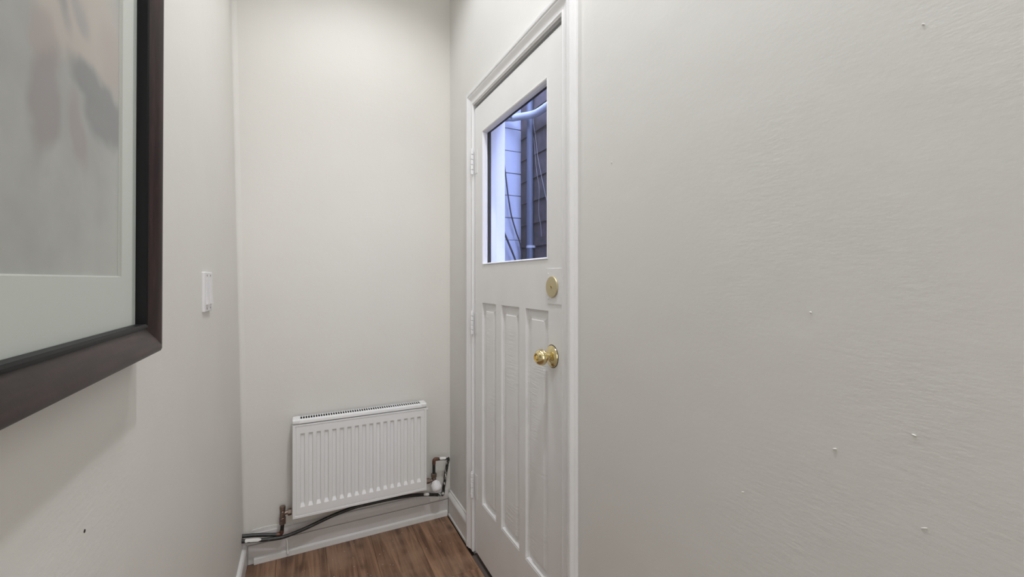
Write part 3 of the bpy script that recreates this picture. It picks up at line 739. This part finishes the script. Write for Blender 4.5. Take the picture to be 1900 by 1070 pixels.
tv = empty('thermostatic_valve', (0.605, 2.12, 0.21))
tag(tv, 'white thermostatic valve head at the lower right end of the radiator', 'valve')
part(lathe_obj('compression_nut', (0.605, 2.120, 0.236), (0, 0, 1), hexprof(0, 0.020, 0.0145), M['nickel'], tv, 6, 20))
part(lathe_obj('valve_body', (0.605, 2.120, 0.205), (0, 0, 1), [(0, 0), (0, 0.010), (0.004, 0.0115), (0.026, 0.0115), (0.031, 0.010), (0.033, 0)], M['nickel'], tv, 24))
part(lathe_obj('union_nut', (0.5605, 2.122, 0.222), (1, 0, 0), hexprof(0, 0.024, 0.0135), M['nickel'], tv, 6, 20))
part(lathe_obj('branch', (0.580, 2.121, 0.221), (1, 0, 0), [(0, 0), (0, 0.009), (0.024, 0.009), (0.024, 0)], M['nickel'], tv, 20))
ax = Vector((0.18, -0.55, -0.62)).normalized(); oh = Vector((0.605, 2.118, 0.219))
part(lathe_obj('thermostat_head', oh, ax, [(0.004, 0), (0.004, 0.0150), (0.008, 0.0170), (0.010, 0.0170), (0.011, 0.0200), (0.016, 0.0222), (0.030, 0.0228), (0.043, 0.0218), (0.050, 0.0190), (0.054, 0.0140), (0.0555, 0.008), (0.056, 0)], M['plastic'], tv, 36, 40))
bm = bmesh.new(); xa_, ya_, za_ = frame_for(ax)
for k in range(18):
    a = 2*PI*k/18; c_ = oh + (xa_*math.cos(a)+ya_*math.sin(a))*0.0226; tube(bm, [c_+ax*0.015, c_+ax*0.043], 0.0011, 6)
ro = part(finish(bm, 'grip_ribs', M['plastic'], tv, 50)); ro['kind'] = 'stuff'

# ------------------------------------------------------------ light switch
SX = left_x(1.42, 1.2)
sw = empty('light_switch', (SX, 1.42, 1.207))
tag(sw, 'white double rocker light switch on the wall beyond the picture', 'light switch')
bm = bmesh.new(); box(bm, (SX-0.002, 1.365, 1.1545), (SX+0.0068, 1.474, 1.2615), 0.0025, 3); part(finish(bm, 'cover_plate', M['plastic'], sw, 60))
for yc in (1.396, 1.443):
    rk = empty('rocker'); rk.parent = sw
    bm = bmesh.new(); box(bm, (SX+0.005, yc-0.0175, 1.172), (SX+0.0078, yc+0.0175, 1.2435), 0.0008, 1); part(finish(bm, 'rocker_frame', M['plastic'], rk, 60))
    bm = bmesh.new()
    pr_ = [(0.0070, 1.1745), (0.0115, 1.1745), (0.0088, 1.2075), (0.0076, 1.241), (0.0070, 1.241)]
    prism(bm, pr_, lambda x, z: (SX+x, yc-0.0155, z), lambda x, z: (SX+x, yc+0.0155, z)); part(finish(bm, 'paddle', M['plastic'], rk))
    for z in (1.163, 1.2525):
        part(lathe_obj('screw', (SX+0.0066, yc, z), (1, 0, 0), [(0, 0), (0, 0.003), (0.0008, 0.0026), (0.0010, 0)], M['nickel'], sw, 14))

# ------------------------------------------------------------ framed picture
PXC = -0.195                      # outer front edge of the moulding
FY0, FY1, FZ0, FZ1 = 0.095, 0.8214, 1.1314, 2.02
W = 0.0461
pf = empty('framed_picture', (-0.224, 0.46, FZ0))
tag(pf, 'large framed abstract print with a pale mat in a dark mahogany frame', 'picture')
FP = [(0, -0.2205), (0, -0.1990), (0.003, -0.1975), (0.0055, -0.1980), (0.0065, -0.2015), (0.0080, -0.2015), (0.0135, -0.1985), (0.024, -0.1930), (0.034, -0.1895), (0.040, -0.1898), (0.0445, -0.1925), (W, -0.1955), (W, -0.2205)]
LIP = [p for p in FP[:6]] + [(0.0080, -0.2205)]
MLD = [(0.0080, -0.2205)] + FP[5:]
iy0, iy1, iz0, iz1 = FY0+W, FY1-W, FZ0+W, FZ1-W
def rail(name, prof, side, material, parent):
    bm = bmesh.new()
    if side == 'bottom': prism(bm, prof, lambda u, x: (x, iy0-u, iz0-u), lambda u, x: (x, iy1+u, iz0-u))
    if side == 'top': prism(bm, prof, lambda u, x: (x, iy0-u, iz1+u), lambda u, x: (x, iy1+u, iz1+u))
    if side == 'far': prism(bm, prof, lambda u, x: (x, iy1+u, iz0-u), lambda u, x: (x, iy1+u, iz1+u))
    if side == 'near': prism(bm, prof, lambda u, x: (x, iy0-u, iz0-u), lambda u, x: (x, iy0-u, iz1+u))
    return part(finish(bm, name, material, parent, 32))
for s in ('bottom', 'top', 'far', 'near'):
    r_ = rail('frame_rail', MLD, s, M['frame'], pf)
    q = rail('inner_lip', LIP, s, M['lip'], pf)
bm = bmesh.new()      # mat board with a bevelled window
oy0, oy1, oz0, oz1 = 0.165, 0.724, 1.2436, 1.92
rings = []
for x, L in ((-0.2145, (iy0-0.006, iy1+0.006, iz0-0.006, iz1+0.006)), (-0.2110, (iy0-0.006, iy1+0.006, iz0-0.006, iz1+0.006)), (-0.2110, (oy0, oy1, oz0, oz1)), (-0.2130, (oy0+0.0015, oy1-0.0015, oz0+0.0015, oz1-0.0015)), (-0.2145, (oy0+0.0015, oy1-0.0015, oz0+0.0015, oz1-0.0015))):
    rings.append([bm.verts.new((x, y, z)) for y, z in ((L[0], L[2]), (L[1], L[2]), (L[1], L[3]), (L[0], L[3]))])
for i, (a, b) in enumerate(zip(rings, rings[1:])):
    for k in range(4):
        f = bm.faces.new((a[k], a[(k+1) % 4], b[(k+1) % 4], b[k])); f.material_index = 1 if i == 2 else 0
part(finish(bm, 'mat_board', [M['mat_board'], M['mat_core']], pf))
bm = bmesh.new(); box(bm, (-0.2165, oy0-0.02, oz0-0.02), (-0.2146, oy1+0.02, oz1+0.02)); prt = part(finish(bm, 'print', M['print'], pf))
bm = bmesh.new(); box(bm, (-0.2205, iy0-0.008, iz0-0.008), (-0.2168, iy1+0.008, iz1+0.008)); part(finish(bm, 'backing_board', M['dark_gap'], pf))
bm = bmesh.new(); box(bm, (-0.2085, iy0-0.006, iz0-0.006), (-0.2065, iy1+0.006, iz1+0.006)); part(finish(bm, 'picture_glass', M['picture_glass'], pf))
pf.rotation_euler = (0, math.radians(0.25), 0)    # hangs forward very slightly
# soft abstract blotches on the print (object coordinates: y from the picture's middle, z from its foot)
c = ABSTRACT
def at(y, z): return y-0.46, z-FZ0
for y, z, ry, rz, ang, col, soft, op in (
    (0.655, 1.535, 0.085, 0.075, 15, (0.56, 0.495, 0.45), 0.6, 0.9),
    (0.585, 1.495, 0.060, 0.034, -8, (0.54, 0.475, 0.43), 0.5, 0.85),
    (0.700, 1.515, 0.040, 0.036, 0, (0.50, 0.43, 0.40), 0.6, 0.8),
    (0.660, 1.462, 0.074, 0.026, 6, (0.245, 0.25, 0.255), 0.40, 0.92),
    (0.675, 1.430, 0.048, 0.030, 12, (0.26, 0.262, 0.265), 0.40, 0.92),
    (0.722, 1.440, 0.030, 0.034, -20, (0.27, 0.265, 0.27), 0.4, 0.85),
    (0.545, 1.462, 0.028, 0.030, -18, (0.42, 0.355, 0.335), 0.45, 0.85),
    (0.548, 1.405, 0.026, 0.058, 10, (0.33, 0.295, 0.29), 0.40, 0.85),
    (0.612, 1.402, 0.022, 0.046, -12, (0.37, 0.315, 0.305), 0.45, 0.75),
    (0.560, 1.545, 0.018, 0.060, -35, (0.30, 0.285, 0.29), 0.5, 0.85),
    (0.618, 1.528, 0.026, 0.014, 20, (0.36, 0.335, 0.34), 0.7, 0.75)):
    c = stroke(c, *at(y, z), ry, rz, ang, col, soft, op)
STROKES_AT.color(c)

# ------------------------------------------------------------ alley outside the glazed door
gd = box_obj('ground', (0.84, -2.6, -0.25), (2.1, 3.8, -0.12), M['ground'])
tag(gd, 'grey concrete ground of the narrow alley outside', 'ground', 'structure')
er = empty('trim_3', (0.80, 1.43, 0))
tag(er, 'white boards lining the outside of the door opening', 'door reveal', 'structure')
bm = bmesh.new(); box(bm, (0.80, 1.790, -0.02), (0.850, 1.8145, 2.02), 0.002, 2); part(finish(bm, 'reveal_board', M['reveal'], er, 50))
bm = bmesh.new(); box(bm, (0.746, 1.776, -0.02), (0.800, 1.8025, 2.0), 0.002, 2); part(finish(bm, 'reveal_board', M['reveal'], er, 50))
bm = bmesh.new(); box(bm, (0.801, 1.056, -0.02), (0.850, 1.078, 2.02), 0.002, 2); part(finish(bm, 'reveal_board', M['reveal'], er, 50))
bm = bmesh.new(); box(bm, (0.801, 1.056, 2.004), (0.850, 1.8145, 2.034), 0.002, 2); part(finish(bm, 'reveal_head', M['reveal'], er, 50))
# block wall across the end of the alley
bw = box_obj('block_wall', (0.845, 3.436, -0.2), (2.1, 3.66, 3.5), M['mortar'])
tag(bw, 'whitewashed concrete block wall across the end of the alley', 'wall', 'structure')
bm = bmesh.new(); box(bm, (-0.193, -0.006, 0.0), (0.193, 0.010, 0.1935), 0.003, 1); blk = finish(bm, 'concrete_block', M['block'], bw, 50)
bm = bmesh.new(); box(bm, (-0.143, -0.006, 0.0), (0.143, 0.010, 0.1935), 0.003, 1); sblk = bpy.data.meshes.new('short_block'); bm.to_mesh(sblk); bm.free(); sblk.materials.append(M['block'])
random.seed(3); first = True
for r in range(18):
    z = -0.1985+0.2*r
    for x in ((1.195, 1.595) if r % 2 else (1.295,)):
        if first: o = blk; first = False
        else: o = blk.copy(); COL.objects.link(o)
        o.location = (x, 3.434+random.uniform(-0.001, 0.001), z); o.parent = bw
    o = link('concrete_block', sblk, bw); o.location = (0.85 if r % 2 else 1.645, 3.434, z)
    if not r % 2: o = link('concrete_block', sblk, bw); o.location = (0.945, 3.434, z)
# dark shingled wall of the house next door
sw_ = box_obj('shingle_wall', (1.80, -2.6, -0.2), (2.1, 3.432, 4.2), M['mortar'])
tag(sw_, 'dark shingled side wall of the house next door', 'wall', 'structure')
bm = bmesh.new()
prism(bm, [(0.012, 0.0), (-0.004, 0.0), (-0.002, 0.0), (0.006, 0.215), (0.012, 0.215)], lambda w, z: (w, -0.228, z), lambda w, z: (w, 0.228, z))
shg = finish(bm, 'shingle', M['shingle'], sw_)
first = True
for r in range(21):
    z = 0.165+0.195*r
    for k in range(6):
        y = 3.20-0.46*k+(0.12 if r % 2 else 0)
        if y+0.228 > 3.43: y = 3.202
        if first: o = shg; first = False
        else: o = shg.copy(); COL.objects.link(o)
        o.location = (1.788, y, z); o.rotation_euler = (random.uniform(-0.006, 0.006), 0, 0); o.parent = sw_
# pipes and cables in the alley
dp_ = empty('downpipe', (1.725, 3.18, -0.12))
tag(dp_, 'grey vertical downpipe in the alley corner outside', 'pipe')
part(tube_obj('pipe_run', [(1.762, 3.21, -0.12), (1.762, 3.21, 3.4)], 0.028, M['downpipe'], dp_, 20))
bm = bmesh.new(); lathe(bm, (1.762, 3.21, 1.515), (0, 0, 1), [(0, 0), (0, 0.032), (0.022, 0.032), (0.022, 0)], 20); box(bm, (1.762, 3.17, 1.517), (1.80, 3.25, 1.535)); part(finish(bm, 'pipe_bracket', M['conduit'], dp_, 40))
cd = empty('conduit', (1.65, 3.3, 2.68))
tag(cd, 'pale curved conduit crossing the top of the alley corner', 'conduit')
part(tube_obj('conduit_run', smooth_path([(0.95, 3.36, 2.62), (1.30, 3.36, 2.65), (1.62, 3.352, 2.66), (1.672, 3.30, 2.655), (1.692, 3.18, 2.628), (1.70, 3.02, 2.592), (1.71, 2.86, 2.59), (1.72, 2.6, 2.61), (1.72, 1.9, 2.66)]), 0.030, M['conduit'], cd, 18))
for t in ((1.60, 3.355, 2.659), (1.655, 3.328, 2.659)):
    part(lathe_obj('coupling', t, (1, -0.15 if t[0] < 1.65 else -0.8, 0.02), [(0, 0), (0, 0.0335), (0.016, 0.0335), (0.016, 0)], M['conduit'], cd, 18))
part(lathe_obj('clamp_bolt', (1.628, 3.33, 2.66), (0, -1, 0), [(0, 0), (0, 0.012), (0.02, 0.012), (0.02, 0)], M['downpipe'], cd, 12))
c1 = tube_obj('cable', smooth_path([(1.50, 3.42, 2.75), (1.555, 3.38, 2.45), (1.584, 3.36, 2.272), (1.616, 3.36, 2.04), (1.652, 3.36, 1.83), (1.70, 3.36, 1.676), (1.754, 3.36, 1.515), (1.77, 3.36, 1.2), (1.77, 3.36, -0.12)]), 0.0065, M['cable'], None, 8)
tag(c1, 'long black cable slanting down the white block wall outside', 'cable')
c2 = tube_obj('cable', smooth_path([(1.48, 3.40, 2.0), (1.54, 3.34, 1.75), (1.575, 3.33, 1.648), (1.617, 3.33, 1.556), (1.68, 3.33, 1.417), (1.76, 3.33, 1.2), (1.76, 3.33, -0.12)]), 0.0085, M['cable'], None, 8)
tag(c2, 'thicker black cable low on the block wall outside, near the white reveal board', 'cable')
w1 = tube_obj('wire', smooth_path([(1.772, 3.165, 2.63), (1.772, 3.165, 2.572), (1.772, 3.125, 2.418), (1.772, 3.095, 2.277), (1.772, 3.027, 2.079), (1.772, 2.941, 1.866), (1.772, 2.80, 1.6), (1.772, 2.6, 1.3)]), 0.0020, M['wire'], None, 6)
tag(w1, 'thin pale wire hooked at its top and hanging across the dark shingles', 'wire')
w2 = tube_obj('wire', smooth_path([(1.772, 3.165, 2.45), (1.772, 3.15, 2.366), (1.772, 3.116, 2.166), (1.772, 3.071, 1.999), (1.772, 3.080, 1.821), (1.772, 3.044, 1.682), (1.772, 3.03, 1.60)]), 0.0017, M['wire'], None, 6)
tag(w2, 'short wavy pale wire beside the downpipe on the dark shingles', 'wire')
